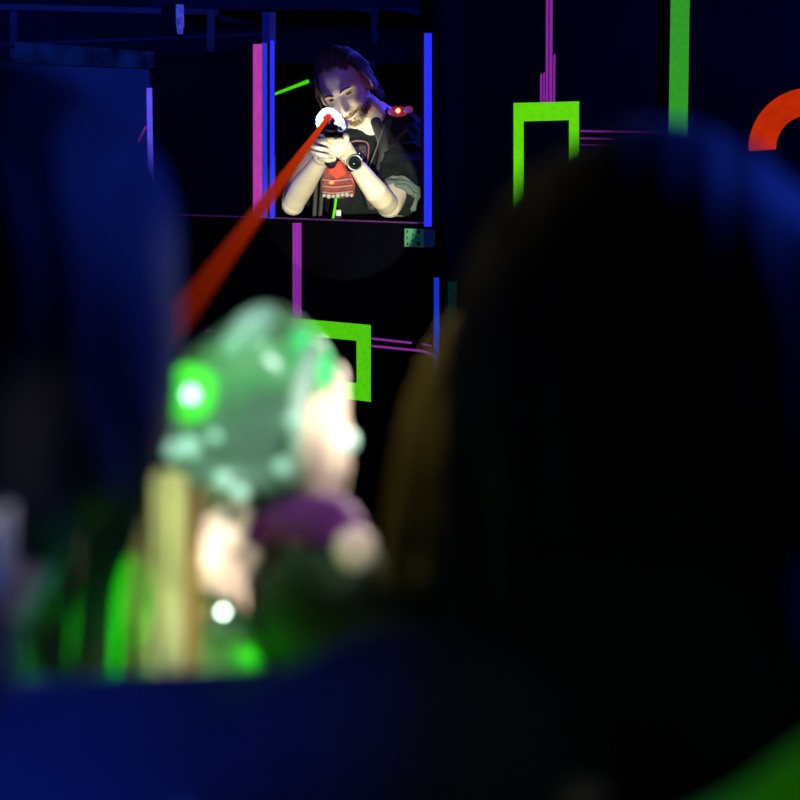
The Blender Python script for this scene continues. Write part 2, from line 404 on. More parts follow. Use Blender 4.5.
for x in (14, 211):
    bm = bmesh.new(); beam(bm, W(x, 12, 6.95), W(x, 60, 6.95), .028, .028); obj('post', bm, M_rail, t, smooth=False)
bm = bmesh.new(); beam(bm, W(-30, 46, 6.9), W(262, 34, 7.1), .03, .012); obj('lower_rail', bm, mat('dark_rail_paint', (.04, .05, .15, 1), .8), t, smooth=False)
t = thing('wall_box', 'small box with a pale front standing on the left wall top', 'box', W(174, 38, 6.6))
bm = bmesh.new(); box(bm, W(172, 20, 6.62), .075, .05, .12, bev=.003); obj('casing', bm, M_dark, t, smooth=False)
bm = bmesh.new(); box(bm, W(180, 16, 6.58), .028, .03, .085, bev=.004); box(bm, W(180, 30, 6.58), .02, .03, .03, bev=.004)
obj('front_lens', bm, mat('pale_lilac_plastic', (.5, .5, .7, 1), .4, lin(44, 46, 130), 1, noise_amt=.6, nscale=50), t)
bm = bmesh.new(); box(bm, W(90, 24, 7.4), 3.1, .05, .33); 
tag(obj('rear_board', bm, mat('rear_blue_board', (.02, .025, .05, 1), .85, noise_amt=.2, nscale=3), smooth=False), 'long dim blue board behind the railing at upper left', 'board')
t = thing('ceiling_beams', 'dim blue beams crossing the top of the opening above the man', 'beam', W(380, 20, 7.3))
bm = bmesh.new(); beam(bm, W(150, -2, 7.2), W(432, 0, 7.2), .06, .09); obj('cross_beam', bm, mat('beam_dark', (.03, .035, .1, 1), .8), t, smooth=False)
bm = bmesh.new(); beam(bm, W(374.5, 8, 7.1), W(374.5, 44, 7.1), .024, .024); obj('upright', bm, M_rail, t, smooth=False)
bm = bmesh.new(); hull_prism(bm, [W(342, 9, 7.1), W(378, 8, 7.1), W(378, 13, 7.1)], Vector((0, .02, 0))); obj('brace', bm, M_rail, t, smooth=False)
bm = bmesh.new(); hull_prism(bm, [W(384, 8, 7.1), W(404, 8, 7.1), W(436, 12, 7.1), W(436, 19, 7.1)], Vector((0, .02, 0))); obj('brace', bm, M_rail, t, smooth=False)
# room behind the man
bm = bmesh.new(); box(bm, W(350, 170, 7.9), 3.0, .05, .96)
tag(obj('rear_partition', bm, mat('rear_black_board', (.006, .006, .012, 1), .9, noise_amt=.3, nscale=4), smooth=False), 'dark blue-black partition in the room behind the man', 'partition')
# green laser lines behind him
M_glime = glow('green_beam', 70, 220, 10, .02)
YP = W(350, 170, 7.9).y-.034
def WY(px, py):
    d = W(px, py, 1)-CAM; return CAM+d*(YP/d.y)
bm = bmesh.new(); tube(bm, [WY(262, 98.2), WY(275, 94), WY(307.5, 81.5)], [.0045, .005, .0078], 8)
tag(obj('green_light_tube', bm, M_glime), 'thin slanting green light tube left of the man\'s head', 'light tube')
bm = bmesh.new(); tube(bm, [WY(362, 95), WY(376, 103.5), WY(388, 112)], [.009, .0095, .004], 8)
tag(obj('green_light_tube', bm, M_glime), 'short green light tube showing above the man\'s shoulder', 'light tube')

# ------------------------------------------------------------------ heads, hands
def g(x, s): return math.exp(-(x/s)**2)
def head_bm(bm, M, c, female=False, sc=1.0, NU=120, NV=90):
    """head in local axes: face to -Y, up +Z; M rotation, c centre"""
    rows = []
    for j in range(NV+1):
        th = PI*j/NV; row = []
        for i in range(NU):
            ph = 2*PI*i/NU
            dx, dy, dz = math.sin(th)*math.sin(ph), -math.sin(th)*math.cos(ph), math.cos(th)
            x = 0.076*dx; y = 0.098*dy; z = 0.118*dz
            if z < 0:
                t = -z/0.118
                x *= 1-0.30*t**1.6
                if y > 0: y *= 1-0.45*t
                else: y *= 1+0.10*t
            else: x *= 1+0.04*math.sin(z/0.118*PI)
            if y < 0:
                f = g(x, 0.05)
                y = y*(1-0.06*f)
                X = abs(x)
                fr = min(1, -y/0.05)
                d = 0
                nz = z+0.006
                ramp = max(0, min(1, -(z-0.012)/0.056))
                if z < -0.045: ramp *= g(z+0.045, 0.010)
                d += 0.027*g(x, 0.0095+0.008*ramp)*ramp
                d += 0.008*g(X-0.015, 0.008)*g(z+0.043, 0.009)
                d += 0.0065*g(z-0.022, 0.012)*g(X-0.028, 0.026)
                d -= 0.0125*g(X-0.032, 0.017)*g(z-0.001, 0.013)
                d += 0.0045*g(X-0.032, 0.012)*g(z+0.001, 0.006)
                d += 0.0085*g(X-0.043, 0.018)*g(z+0.038, 0.020)
                zm = z+0.071-0.25*max(0, X-0.006)          # smiling mouth line
                d += 0.0060*g(zm-0.008, 0.006)*g(x, 0.022)+0.0075*g(zm+0.009, 0.007)*g(x, 0.020)
                d -= 0.0090*g(zm, 0.0042)*g(x, 0.028)
                nl = X-(0.016+0.30*max(0, -(z+0.040)))
                if -0.085 < z < -0.035: d -= 0.0035*g(nl, 0.005)
                d += 0.011*g(z+0.103, 0.014)*g(x, 0.020)
                d -= 0.004*g(z+0.088, 0.006)*g(x, 0.02)
                y -= 1.25*d*fr
            row.append(bm.verts.new(Vector(c)+M @ (Vector((x, y, z))*sc)))
        rows.append(row)
    for j in range(NV):
        for i in range(NU):
            try: bm.faces.new((rows[j][i], rows[j+1][i], rows[j+1][(i+1) % NU], rows[j][(i+1) % NU]))
            except ValueError: pass
    bmesh.ops.remove_doubles(bm, verts=rows[0]+rows[-1], dist=1e-5)
    for s in (() if female else (-1, 1)):     # ears
        e = Vector(c)+M @ (Vector((s*0.080, 0.012, -0.012))*sc)
        Re = M @ Matrix.Rotation(s*-0.35, 3, 'Z')
        ball(bm, e, 0.03*sc, 0.26, 0.62, 1.05, Re)
        ring(bm, e+M @ Vector((s*0.004, 0, 0.002)), M @ Vector((1, 0.35*s, 0)), 0.021*sc, 0.0045*sc, 20, 8, xdir=M @ Vector((0, 1, 0)))

def finger(bm, pts, r): tube(bm, pts, [r*1.05, r, r*0.95, r*0.82][:len(pts)], 12, sub=4)

# ------------------------------------------------------------------ the man
Mh = Matrix.Rotation(math.radians(-22), 3, 'Y') @ Matrix.Rotation(math.radians(-20), 3, 'Z') @ Matrix.Rotation(math.radians(17), 3, 'X')
HC = W(345.5, 88, 6.09); HS = 1.06
def HL(x, y, z): return HC+Mh @ (Vector((x, y, z))*HS)
mb = bmesh.new()
head_bm(mb, Mh, HC, sc=HS)
neck0 = HL(0, .03, -.06)
tube(mb, [neck0, W(373, 118, 6.14)], [.056, .062], 20)
sL = W(402, 132, 6.14); eL = W(389, 205.5, 5.80); wL = W(353.5, 162, 5.670)
sR = W(332, 144, 6.28); eR = W(293, 204, 5.98); wR = W(321, 160, 5.74)
tube(mb, [W(372, 128, 6.17), W(366, 200, 6.22), W(362, 330, 6.25)], [.10, .125, .115], 28, side=(0, 1, 0), flat=.78)
tube(mb, [sR, W(365, 128, 6.2), sL], [.055, .075, .055], 20)
tube(mb, [sL, W(402, 172, 5.98), eL], [.058, .05, .042], 20, sub=3)
tube(mb, [eL, W(376, 192, 5.690), wL], [.037, .039, .025], 20, sub=3)
tube(mb, [sR, W(302, 176, 6.13), eR], [.055, .048, .04], 20, sub=3)
tube(mb, [eR, W(303, 186, 5.9), wR], [.038, .040, .025], 20, sub=3)
# left hand (supporting) and its fingers
pL = W(341.5, 148.5, 5.610)
tube(mb, [wL, W(347, 154, 5.640), pL, W(335, 148, 5.600)], [.024, .030, .035, .027], 16, side=(0, 1, 0), flat=.55, sub=3)
for k0, k1, k2, k3 in (((334, 141), (327, 137.5), (320.5, 136), (315.5, 134.5)), ((333, 146.5), (325, 143), (318, 141), (311.5, 139.5)),
                       ((332, 151.5), (324.5, 149.5), (317, 148), (310.5, 145.8)), ((332, 157), (325.5, 156), (319, 154.5), (312.5, 152))):
    finger(mb, [W(*k0, 5.600), W(*k1, 5.560), W(*k2, 5.555), W(*k3, 5.585)], .0074)
finger(mb, [W(345, 146, 5.610), W(346.5, 138, 5.590), W(344, 131, 5.580), W(341, 126.5, 5.580)], .0098)
# right hand behind, around the grip, forefinger up at the trigger
tube(mb, [wR, W(322, 156, 5.72), W(325, 150, 5.680)], [.024, .030, .028], 16, sub=3)
for a, b_, c_ in (((324, 145), (331, 141), (337, 142)), ((324, 150), (331, 148), (338, 148)), ((323, 155), (331, 155), (337, 154)), ((321, 159), (328, 160), (334, 159))):
    finger(mb, [W(*a, 5.670), W(*b_, 5.640), W(*c_, 5.650)], .0088)
finger(mb, [W(324, 152, 5.680), W(320, 148, 5.655), W(318.5, 142, 5.650)], .0095)
man = remeshed('person', mb, .0024, M_skin, smooth_it=2)
tag(man, 'bearded man in a black T-shirt aiming a lit phaser through the opening, head tilted', 'person')
# eyes, brows
for s in (-1, 1):
    bm = bmesh.new(); ball(bm, HL(s*.032, -.0785, -.001), .0095, 1.1, .8, .42, R=Mh)
    obj('eye', bm, mat('eye_dark', (.25, .22, .2, 1), .2), man)
    bm = bmesh.new(); tube(bm, [HL(s*.014, -.098, .016), HL(s*.030, -.099, .0235), HL(s*.050, -.085, .019)], [.003, .0045, .0025], 8, sub=4)
    obj('eyebrow', bm, M_hair, man)
# teeth line in the smile
bm = bmesh.new(); tube(bm, [HL(-.030, -.080, -.0600), HL(-.012, -.0955, -.0695), HL(.012, -.0955, -.0695), HL(.030, -.080, -.0600)], [.0015, .0032, .0032, .0015], 8, sub=4)
obj('mouth', bm, mat('mouth_dark', (.10, .03, .03, 1), .5), man)
# beard: rough shell along the jaw plus short hairs
bm = bmesh.new()
rb = random.Random(3)
for i in range(800):
    a = rb.uniform(-1.45, 1.45); zz = rb.uniform(-.118, -.055) if rb.random() < .8 else rb.uniform(-.07, -.02)
    if abs(a) < .55 and zz > -.083 and not (-.060 < zz < -.055): continue
    if abs(a) < 1.0 and zz > -.05: continue
    t_ = -zz/.118; rx = .077*(1-.30*t_**1.6)*math.sqrt(max(.02, 1-(zz/.118)**2))
    ry = .100*(1+.10*t_)*math.sqrt(max(.02, 1-(zz/.118)**2))
    p = Vector((rx*math.sin(a)*1.0, -ry*math.cos(a), zz))
    if zz < -.09: p.y -= .010*g(p.x, .03)
    o_ = Vector((math.sin(a), -math.cos(a), -.9)).normalized()
    q = p+o_*rb.uniform(.007, .015)
    tube(bm, [HL(*p), HL(*q)], [.0010, .0004], 4, caps=False)
obj('beard', bm, M_beard, man)
# hair: swept back, chin-length at the sides
bm = bmesh.new()
def hair_strand(bm, pts, r0, r1, seg=5):
    tube(bm, pts, [r0]+[r0*.95]*(len(pts)-2)+[r1], seg, sub=3, caps=False)
for i in range(1000):
    a = rb.uniform(-PI, PI)                     # around the crown, start at hairline or the parting
    side = 1 if rb.random() < .55 else -1
    x0 = rb.uniform(-.055, .055); 
    st = Vector((x0, -.070+abs(x0)*.35+rb.uniform(0, .10), 0))
    def surf(x, y, lift):
        v = Vector((x/.076, y/.098, 0)); r2 = min(.98, v.length_squared)
        z = .118*math.sqrt(1-r2); n = Vector((x/.076**2, y/.098**2, z/.118**2)).normalized()
        return Vector((x, y, z))+n*lift
    if i < 500:   # swept back over the crown
        lift = rb.uniform(.010, .026)
        yy = st.y
        pts = [surf(x0, yy, .004)]
        for k in range(1, 5):
            f = k/4; pts.append(surf(x0*(1+.25*f)+side*.006*f, min(.085, yy+f*.17), lift+rb.uniform(-.002, .002)))
        pts.append(pts[-1]+Vector((0, .004, -.018)))
    else:         # down the sides and the back
        sg = 1 if rb.random() < .5 else -1
        ang = rb.uniform(.15, 1.55)+0.0
        y0 = -.045+.14*(ang/1.55)
        lift = rb.uniform(.003, .017)
        end = rb.uniform(-.055, -.02) if y0 > -.01 else rb.uniform(.0, .03)
        if y0 > .05: end = rb.uniform(-.10, -.05)
        pts = []
        for k in range(6):
            z = .10+(end-.10)*k/5
            wv = math.sqrt(max(.05, 1-(z/.118)**2)) if z > 0 else 1
            yy = min(.092, y0)*(.55+.45*wv)
            xr = .080*wv*math.sqrt(max(.05, 1-(yy/.105)**2))+lift*(1 if z < .09 else .5)
            pts.append(Vector((sg*xr, yy+.004*math.sin(k+i)+.010*k/5, z)))
    hair_strand(bm, [HL(*p) for p in pts], rb.uniform(.0010, .0023), .0006)
# cap under the strands
def cap(bm, M, c, sx, sy, sz, cut, sc=1):
    NU, NV = 48, 32
    rows = []
    for j in range(NV+1):
        th = PI*j/NV; row = []
        for i in range(NU):
            ph = 2*PI*i/NU
            p = Vector((sx*math.sin(th)*math.sin(ph), -sy*math.sin(th)*math.cos(ph), sz*math.cos(th)))
            row.append((bm.verts.new(Vector(c)+M @ p), p))
        rows.append(row)
    for j in range(NV):
        for i in range(NU):
            q = [rows[j][i], rows[j+1][i], rows[j+1][(i+1) % NU], rows[j][(i+1) % NU]]
            if all(cut(x[1]) for x in q): bm.faces.new([x[0] for x in q])
cap(bm, Mh, HC, .082, .105, .125, lambda p: p.z > (.075 if p.y < -.03 else (.02 if p.y < .03 else -.07)) + (-p.y*.35 if p.y < -.03 else 0))
for v in [v for v in bm.verts if not v.link_faces]: bm.verts.remove(v)
obj('hair', bm, M_hair, man)
# loose curls left of the face
bm = bmesh.new()
for k in range(16):
    z0 = .03-.004*k
    b0 = Vector((-.078, -.035+.002*k, .05)); 
    pts = [HL(*b0), HL(-.086-.002*(k % 4), -.04, .02), HL(-.088-.003*(k % 3), -.045+.004*(k % 4), -.01-.002*k), HL(-.078-.002*(k % 5), -.052, -.025-.0012*k)]
    hair_strand(bm, pts, .0025, .001)
obj('hair_lock', bm, M_hair, man)
# T-shirt
bm = bmesh.new()
tube(bm, [W(375, 121, 6.16), W(372, 140, 6.18), W(366, 200, 6.22), W(362, 330, 6.25)], [.075, .125, .150, .14], 32, side=(0, 1, 0), flat=.80)
tube(bm, [sR, W(365, 133, 6.2), sL], [.068, .085, .070], 20)
tube(bm, [sL+Vector((0, .0, .005)), W(405, 155, 6.05), W(402, 178, 5.96), W(399, 196, 5.90)], [.074, .078, .078, .070], 24, sub=3)
tube(bm, [sR, W(312, 172, 6.18), W(306, 190, 6.10)], [.062, .056, .050], 24, sub=3)
def folds(co, n):
    v = noise.noise(co*14+Vector((3, 1, 7)))*.010+noise.noise(co*34)*.005
    rid = 1-abs(noise.noise(Vector((co.x*9+co.z*16, co.y*9, co.z*5-co.x*12))))
    return n*(v+.012*(rid**3-.5))
shirt = remeshed('t_shirt', bm, .005, M_shirt, man, 5, folds)
# rolled sleeve hems with crumpled edge, paler to stand for white-lit folds
bm = bmesh.new()
for k in range(3):
    f = k/3
    c = W(400-k*.8, 194+k*3.4, 5.88-k*.01)
    ring(bm, c, (W(390, 204, 5.82)-W(402, 178, 5.96)).normalized()+Vector((.25*math.sin(k), .1*k, .1)), .060-.003*k, .010, 28, 10)
for v in bm.verts: v.co += Vector((noise.noise(v.co*40), noise.noise(v.co*40+Vector((7, 0, 0))), noise.noise(v.co*32+Vector((0, 9, 0)))))*.016
obj('sleeve_hem', bm, mat('lit_fold_cotton', (.10, .13, .12, 1), .85), man)
# watch
t = thing('wrist_watch', 'round black watch with a grey bezel on the man\'s wrist', 'watch', W(354, 164, 5.650))
wc = W(354.3, 163, 5.630); wd = (wL-eL).normalized(); face_n = (CAM-wc).normalized()*.93+Vector((0.15, 0, .1)); face_n.normalize()
bm = bmesh.new(); ring(bm, W(354.5, 163.5, 5.667), wd, .0275, .0065, 28, 8); obj('strap', bm, M_black, t)
bm = bmesh.new(); cyl(bm, wc, wc+face_n*.009, .025, .023, 28); obj('case', bm, M_black, t)
bm = bmesh.new(); ring(bm, wc+face_n*.010, face_n, .0235, .0028, 32, 8); obj('bezel', bm, mat('grey_steel', (.35, .37, .36, 1), .3, metal=.7), t)
bm = bmesh.new(); cyl(bm, wc+face_n*.009, wc+face_n*.0102, .021, seg=28); obj('dial', bm, mat('dial_black', (.005, .008, .01, 1), .15), t)
bm = bmesh.new(); tube(bm, [wc+face_n*.005+Vector((-.027, 0, .004)), wc+face_n*.005+Vector((-.032, 0, .005))], .003, 8); obj('crown', bm, M_steel, t)

# his phaser
t = thing('laser_phaser', 'black phaser with a glowing white muzzle held by the man', 'laser gun', W(336, 140, 5.610))
mz = W(328.5, 117.5, 5.510); axis = (mz-W(341, 122, 5.92)).normalized()
mback = W(338, 123, 5.76)
dv = (mback-mz).normalized()
bm = bmesh.new(); tube(bm, [mz+dv*.02+Vector((.006, 0, -.018)), mback+Vector((0, 0, -.01))], [.030, .034], 24, side=(0, 0, 1), flat=.95)
box(bm, W(334, 131, 5.610), .062, .14, .045, bev=.010)
obj('body', bm, mat('phaser_dark', (.012, .012, .05, 1), .35, spec=.5), t)
bm = bmesh.new(); tube(bm, [W(334, 134, 5.620), W(333, 150, 5.650), W(331, 163, 5.670)], [.020, .018, .019], 16, sub=3); obj('grip', bm, M_black, t)
M_muz = mat('muzzle_white_light', (.9, .95, 1, 1), .3, (.80, .93, 1, 1), 1.3, noise_amt=.8, nscale=110)
xd = Vector((1, 0, 0))
bm = bmesh.new(); ring(bm, mz+Vector((0, -.004, -.010)), (0, -1, 0), .0295, .0105, 40, 12, math.radians(-28), math.radians(208), xdir=xd); 
for v in bm.verts:
    v.co += Vector((noise.noise(v.co*120), noise.noise(v.co*120+Vector((5, 0, 0))), noise.noise(v.co*120+Vector((9, 0, 0)))))*.005
tube(bm, [mz+Vector((.028, -.004, .006)), mz+Vector((.040, -.004, -.012)), mz+Vector((.048, 0, -.030))], [.009, .010, .007], 12, sub=3)
obj('muzzle_dome', bm, M_muz, t)
bm = bmesh.new(); cyl(bm, mz+Vector((0, .004, 0)), mz+Vector((0, -.014, 0)), .012, seg=20); obj('muzzle_tip', bm, mat('red_tip', (.3, .01, .01, 1), .3, lin(235, 60, 90), 1.0), t)
bm = bmesh.new(); cyl(bm, W(341, 127.5, 5.540), W(341, 127.5, 5.525), .0105, seg=20); obj('side_knob', bm, mat('blue_knob', (.05, .03, .5, 1), .3), t)
bm = bmesh.new(); ring(bm, W(341, 127.5, 5.527), (0, -1, 0), .0125, .004, 24, 8); obj('knob_ring', bm, mat('pale_ring', (.8, .8, .9, 1), .3), t)
point('face_fill_light', HL(-.012, -.180, -.080), .75, (1, .96, .74), .004)  # fill point added before the face, not part of the phaser
point('muzzle_light', mz+Vector((-.01, -.055, .0)), .05, (.75, .9, 1.0), .01)

# red beam through the haze
m = bpy.data.materials.new('red_beam_in_haze'); m.use_nodes = True; nt = m.node_tree; nt.nodes.clear()
out = nt.nodes.new('ShaderNodeOutputMaterial'); ad = nt.nodes.new('ShaderNodeMixShader')
e = nt.nodes.new('ShaderNodeEmission'); tr = nt.nodes.new('ShaderNodeBsdfTransparent')
e.inputs[0].default_value = (1, .055, .006, 1)
tc = nt.nodes.new('ShaderNodeTexCoord'); sp = nt.nodes.new('ShaderNodeSeparateXYZ')
nt.links.new(tc.outputs['Object'], sp.inputs[0])
mr = nt.nodes.new('ShaderNodeMapRange'); nt.links.new(sp.outputs['Z'], mr.inputs['Value'])
fac = nt.nodes.new('ShaderNodeMapRange'); nt.links.new(sp.outputs['Z'], fac.inputs['Value'])
nt.links.new(mr.outputs[0], e.inputs[1]); nt.links.new(fac.outputs[0], ad.inputs[0])
nt.links.new(tr.outputs[0], ad.inputs[1]); nt.links.new(e.outputs[0], ad.inputs[2]); nt.links.new(ad.outputs[0], out.inputs[0])
b0 = mz+Vector((0, -.016, 0)); b1 = W(170, 332, 1.25)
Lb = (b1-b0).length
mr.inputs['From Min'].default_value = 0; mr.inputs['From Max'].default_value = Lb
mr.inputs['To Min'].default_value = .75; mr.inputs['To Max'].default_value = .10
fac.inputs['From Min'].default_value = 0; fac.inputs['From Max'].default_value = Lb
fac.inputs['To Min'].default_value = .95; fac.inputs['To Max'].default_value = .80
bm = bmesh.new(); tube(bm, [(0, 0, Lb*k/12) for k in range(13)], [.0062+(.0100-.0062)*k/12 for k in range(13)], 16, caps=False)
o = obj('laser_beam', bm, m); o.location = b0; o.rotation_euler = (b1-b0).to_track_quat('Z', 'Y').to_euler()
tag(o, 'red-orange laser beam slanting down from the man\'s phaser', 'laser beam')

# his vest: chest unit, shoulder unit, straps
M_redcl = clear_mat('red_lit_clear_plastic', (.30, .22, .20, 1), .50, (.9, .05, .03, 1), .05)
t = thing('laser_tag_vest', 'clear chest unit glowing red with black straps worn by the man', 'laser tag vest', W(338, 222, 6.02))
def chest(name, pix, d, th, m, bev=.006):
    bm = bmesh.new(); hull_prism(bm, [W(x, y, d) for x, y in pix], Vector((0, th, 0)))
    bmesh.ops.recalc_face_normals(bm, faces=bm.faces)
    bmesh.ops.bevel(bm, geom=list(bm.edges), offset=bev, segments=3, affect='EDGES'); return obj(name, bm, m, t, smooth=False)
chest('chest_shell', [(327, 163), (343, 162), (354, 186), (354, 195), (340, 199), (324, 197), (320.5, 191), (321, 178)], 5.93, .06, M_redcl)
chest('chest_backplate', [(325, 163), (346, 160), (355, 185), (354, 195), (323, 196), (321, 180)], 5.975, .03, mat('red_backplate', (.40, .03, .03, 1), .5, (.9, .03, .01, 1), .22, noise_amt=.8, nscale=70), .003)
chest('red_core', [(330, 164), (341, 163), (346, 174), (336, 179), (329, 172)], 5.925, .02, mat('red_core', (.3, .02, .01, 1), .4, (1, .05, .008, 1), .85, noise_amt=.35, nscale=60), .003)
for yy in (179.5, 186, 192):
    bm = bmesh.new(); tube(bm, [W(323, yy, 5.925), W(335, yy+1.2, 5.918), W(352, yy-.8, 5.925)], [.003]*3, 8, sub=4); obj('rib', bm, mat('clear_rib', (.34, .22, .2, 1), .3), t)
for k in range(7):
    bm = bmesh.new(); ball(bm, W(324+k*4.6, 195.5+math.sin(k)*.9, 5.925), .0068+.002*(k % 2)); obj('shell_lug', bm, mat('clear_lug', (.42, .42, .38, 1), .2), t)
for x, y in ((333, 159.5), (331.5, 182.5)):
    bm = bmesh.new(); ball(bm, W(x, y, 5.905), .0058, 1.4, 1, 1); o = obj('red_led', bm, mat('red_led', (1, .2, .1, 1), .3, (1, .10, .01, 1), 4.0), t)
point('chest_red_light', W(335, 181, 5.88), .035, (1, .03, .01), .01)
# upper frame outline
bm = bmesh.new(); fp = [(347, 143), (359, 141), (368, 144), (368, 158), (366, 166)]
tube(bm, [W(x, y, 6.0) for x, y in fp], .0026, 8, sub=4); obj('upper_frame', bm, mat('pink_edge_plastic', (.2, .08, .1, 1), .4, lin(40, 8, 18), 1), t)
chest('upper_panel', [(348, 144), (367, 145), (366, 166), (350, 160)], 6.01, .03, mat('dark_clear_panel', (.03, .02, .03, 1), .25, spec=.6), .003)
for x, y in ((361, 149), (360, 154), (363, 152)):
    bm = bmesh.new(); ball(bm, W(x, y, 6.0), .003, 1.5, 1, .8); obj('screw', bm, M_steel, t)
M_strap = mat('black_strap', (.02, .022, .022, 1), .6, spec=.4)
for pts in ([(320, 160), (316.5, 180), (314, 222)], [(318.5, 162), (322, 178), (321, 205), (319, 224)], [(352, 158), (362, 184), (369, 205)]):
    bm = bmesh.new(); tube(bm, [W(x, y, 5.97) for x, y in pts], .008, 8, side=(0, 1, 0), flat=.35, sub=4); obj('strap', bm, M_strap, t)
bm = bmesh.new(); tube(bm, [W(376, 122, 6.03), W(384, 150, 5.99), W(379, 178, 6.02), W(372, 205, 6.03)], .020, 10, side=(0, 1, 0), flat=.25, sub=4); obj('shoulder_strap', bm, M_strap, t)
bm = bmesh.new(); tube(bm, [W(384, 126, 6.01), W(376, 150, 5.985), W(368, 170, 6.0)], .0028, 8, sub=4); obj('strap_piping', bm, mat('grey_piping', (.07, .09, .09, 1), .5), t)
bm = bmesh.new(); tube(bm, [W(336, 199, 5.95), W(335, 207, 5.95), W(332.5, 222, 5.95)], .0042, 10, sub=4); obj('green_cord', bm, glow('green_cord', 90, 215, 20), t)
bm = bmesh.new(); box(bm, W(338.5, 213, 5.95), .018, .012, .022, bev=.003); box(bm, W(339, 219, 5.95), .022, .012, .014, bev=.003); obj('buckle', bm, mat('pale_buckle', (.5, .5, .6, 1), .3), t)
# shoulder sensor
t = thing('shoulder_sensor', 'clear sensor pod with a glowing red light on the man\'s shoulder', 'sensor', W(400, 116, 6.05))
bm = bmesh.new(); ball(bm, W(398, 111.5, 6.02), .034, 1.05, .9, .55); ball(bm, W(408.5, 109.5, 6.03), .016, 1.0, .9, .8)
obj('pod', bm, clear_mat('pink_clear_plastic', (.32, .12, .15, 1), .5, (.7, .03, .04, 1), .14), t)
bm = bmesh.new(); ball(bm, W(398, 110.7, 5.985), .0085); obj('red_led', bm, mat('red_led_hot', (1, .4, .2, 1), .3, (1, .10, .02, 1), 9), t)
bm = bmesh.new(); ball(bm, W(407, 110, 6.0), .0085, 1, .8, 1.1); obj('side_lens', bm, mat('lilac_lens', (.1, .1, .3, 1), .2, lin(70, 60, 170), .8), t)
point('shoulder_red_light', W(399, 108, 5.955), .020, (1, .04, .01), .008)

# ------------------------------------------------------------------ foreground players
def strand_mesh(name, strands, m, parent, seg=5):
    bm = bmesh.new()
    for pts, r in strands: tube(bm, pts, [r]*(len(pts)-1)+[r*.5], seg, sub=4, caps=False)
    return obj(name, bm, m, parent)
M_hairL = mat('light_brown_hair', (.22, .18, .09, 1), .55, spec=.4)
M_hairD = mat('dark_hair', (.05, .05, .06, 1), .6, spec=.3)
rh = random.Random(11)
def rib(px0, px1, y0, y1, d0, d1, n, lean, rmin=.0012, rmax=.0028, wav=3):
    out_ = []
    for i in range(n):
        f = rh.random(); x = px0+(px1-px0)*f; d = rh.uniform(d0, d1); ph = rh.uniform(0, 6)
        pts = []
        for k in range(6):
            q = k/5; y = y0+(y1-y0)*q+rh.uniform(-6, 6)
            pts.append(W(x+lean(q, f)+wav*math.sin(ph+q*4), y, d+.015*math.sin(ph+q*3)))
        out_.append((pts, rh.uniform(rmin, rmax)))
    return out_

# left woman ------------------------------------------------------
hcL = W(-12, 318, .74)
bm = bmesh.new()
Mw = Matrix.Rotation(math.radians(180), 3, 'Z') @ Matrix.Rotation(math.radians(4), 3, 'X')
head_bm(bm, Mw, hcL, True, sc=.93, NU=72, NV=54)
tube(bm, [hcL+Vector((0, -.01, -.06)), W(-165, 760, .74)], [.048, .044], 20)
tube(bm, [W(0, 930, .74), W(-40, 1400, .74), W(-60, 2000, .75)], [.11, .12, .14], 28, side=(0, 1, 0), flat=.7)
shR = W(408, 772, .64)
tube(bm, [W(-330, 900, .74), W(60, 890, .74), shR], [.045, .045, .042], 20)
elR = W(420, 745, .95); wrR = W(325, 566, 1.045)
tube(bm, [shR, elR], [.045, .037], 18)
tube(bm, [elR, W(380, 650, 1.0), wrR], [.036, .034, .022], 18, sub=3)
tube(bm, [wrR, W(318, 530, 1.06), W(313, 500, 1.07)], [.018, .021, .022], 16, side=(1, 0, 0), flat=.6, sub=3)
for pts in ([(312, 492), (324, 462), (332, 420), (334, 374)], [(314, 500), (330, 482), (338, 450), (334, 412)], [(312, 505), (326, 500), (333, 482), (329, 456)],
            [(308, 508), (320, 508), (326, 495), (323, 480)]):
    i_ = pts[0][0]
    finger(bm, [W(pts[0][0], pts[0][1], 1.07), W(pts[1][0], pts[1][1], 1.05), W(pts[2][0], pts[2][1], 1.055), W(pts[3][0], pts[3][1], 1.08)], .0098)
finger(bm, [W(318, 496, 1.06), W(309, 470, 1.04), W(310, 440, 1.035), W(319, 405, 1.04)], .0085)
elL = W(40, 900, .93); wrL = W(226, 640, 1.03)
tube(bm, [W(-330, 900, .76), elL], [.038, .034], 18)
tube(bm, [elL, W(150, 750, 1.0), wrL], [.034, .031, .020], 18, sub=3)
tube(bm, [wrL, W(222, 600, 1.05), W(218, 560, 1.07)], [.020, .026, .028], 16, side=(1, 0, 0), flat=.6, sub=3)
for k, (x, y) in enumerate(((238, 520), (224, 515), (211, 518))):
    finger(bm, [W(224-5*k+4, 560, 1.065), W(x-8, y+22, 1.04), W(x, y-10, 1.05), W(x+6, y-30, 1.07)], .0092)
finger(bm, [W(218, 590, 1.045), W(207, 575, 1.03), W(201, 555, 1.03), W(203, 530, 1.04)], .0125)
finger(bm, [W(230, 575, 1.06), W(245, 560, 1.07), W(255, 530, 1.09)], .0090)
womanL = remeshed('person', bm, .0032, M_skinw, smooth_it=2)
tag(womanL, 'long-haired player seen from behind at the left, aiming a clear phaser with both hands', 'person')
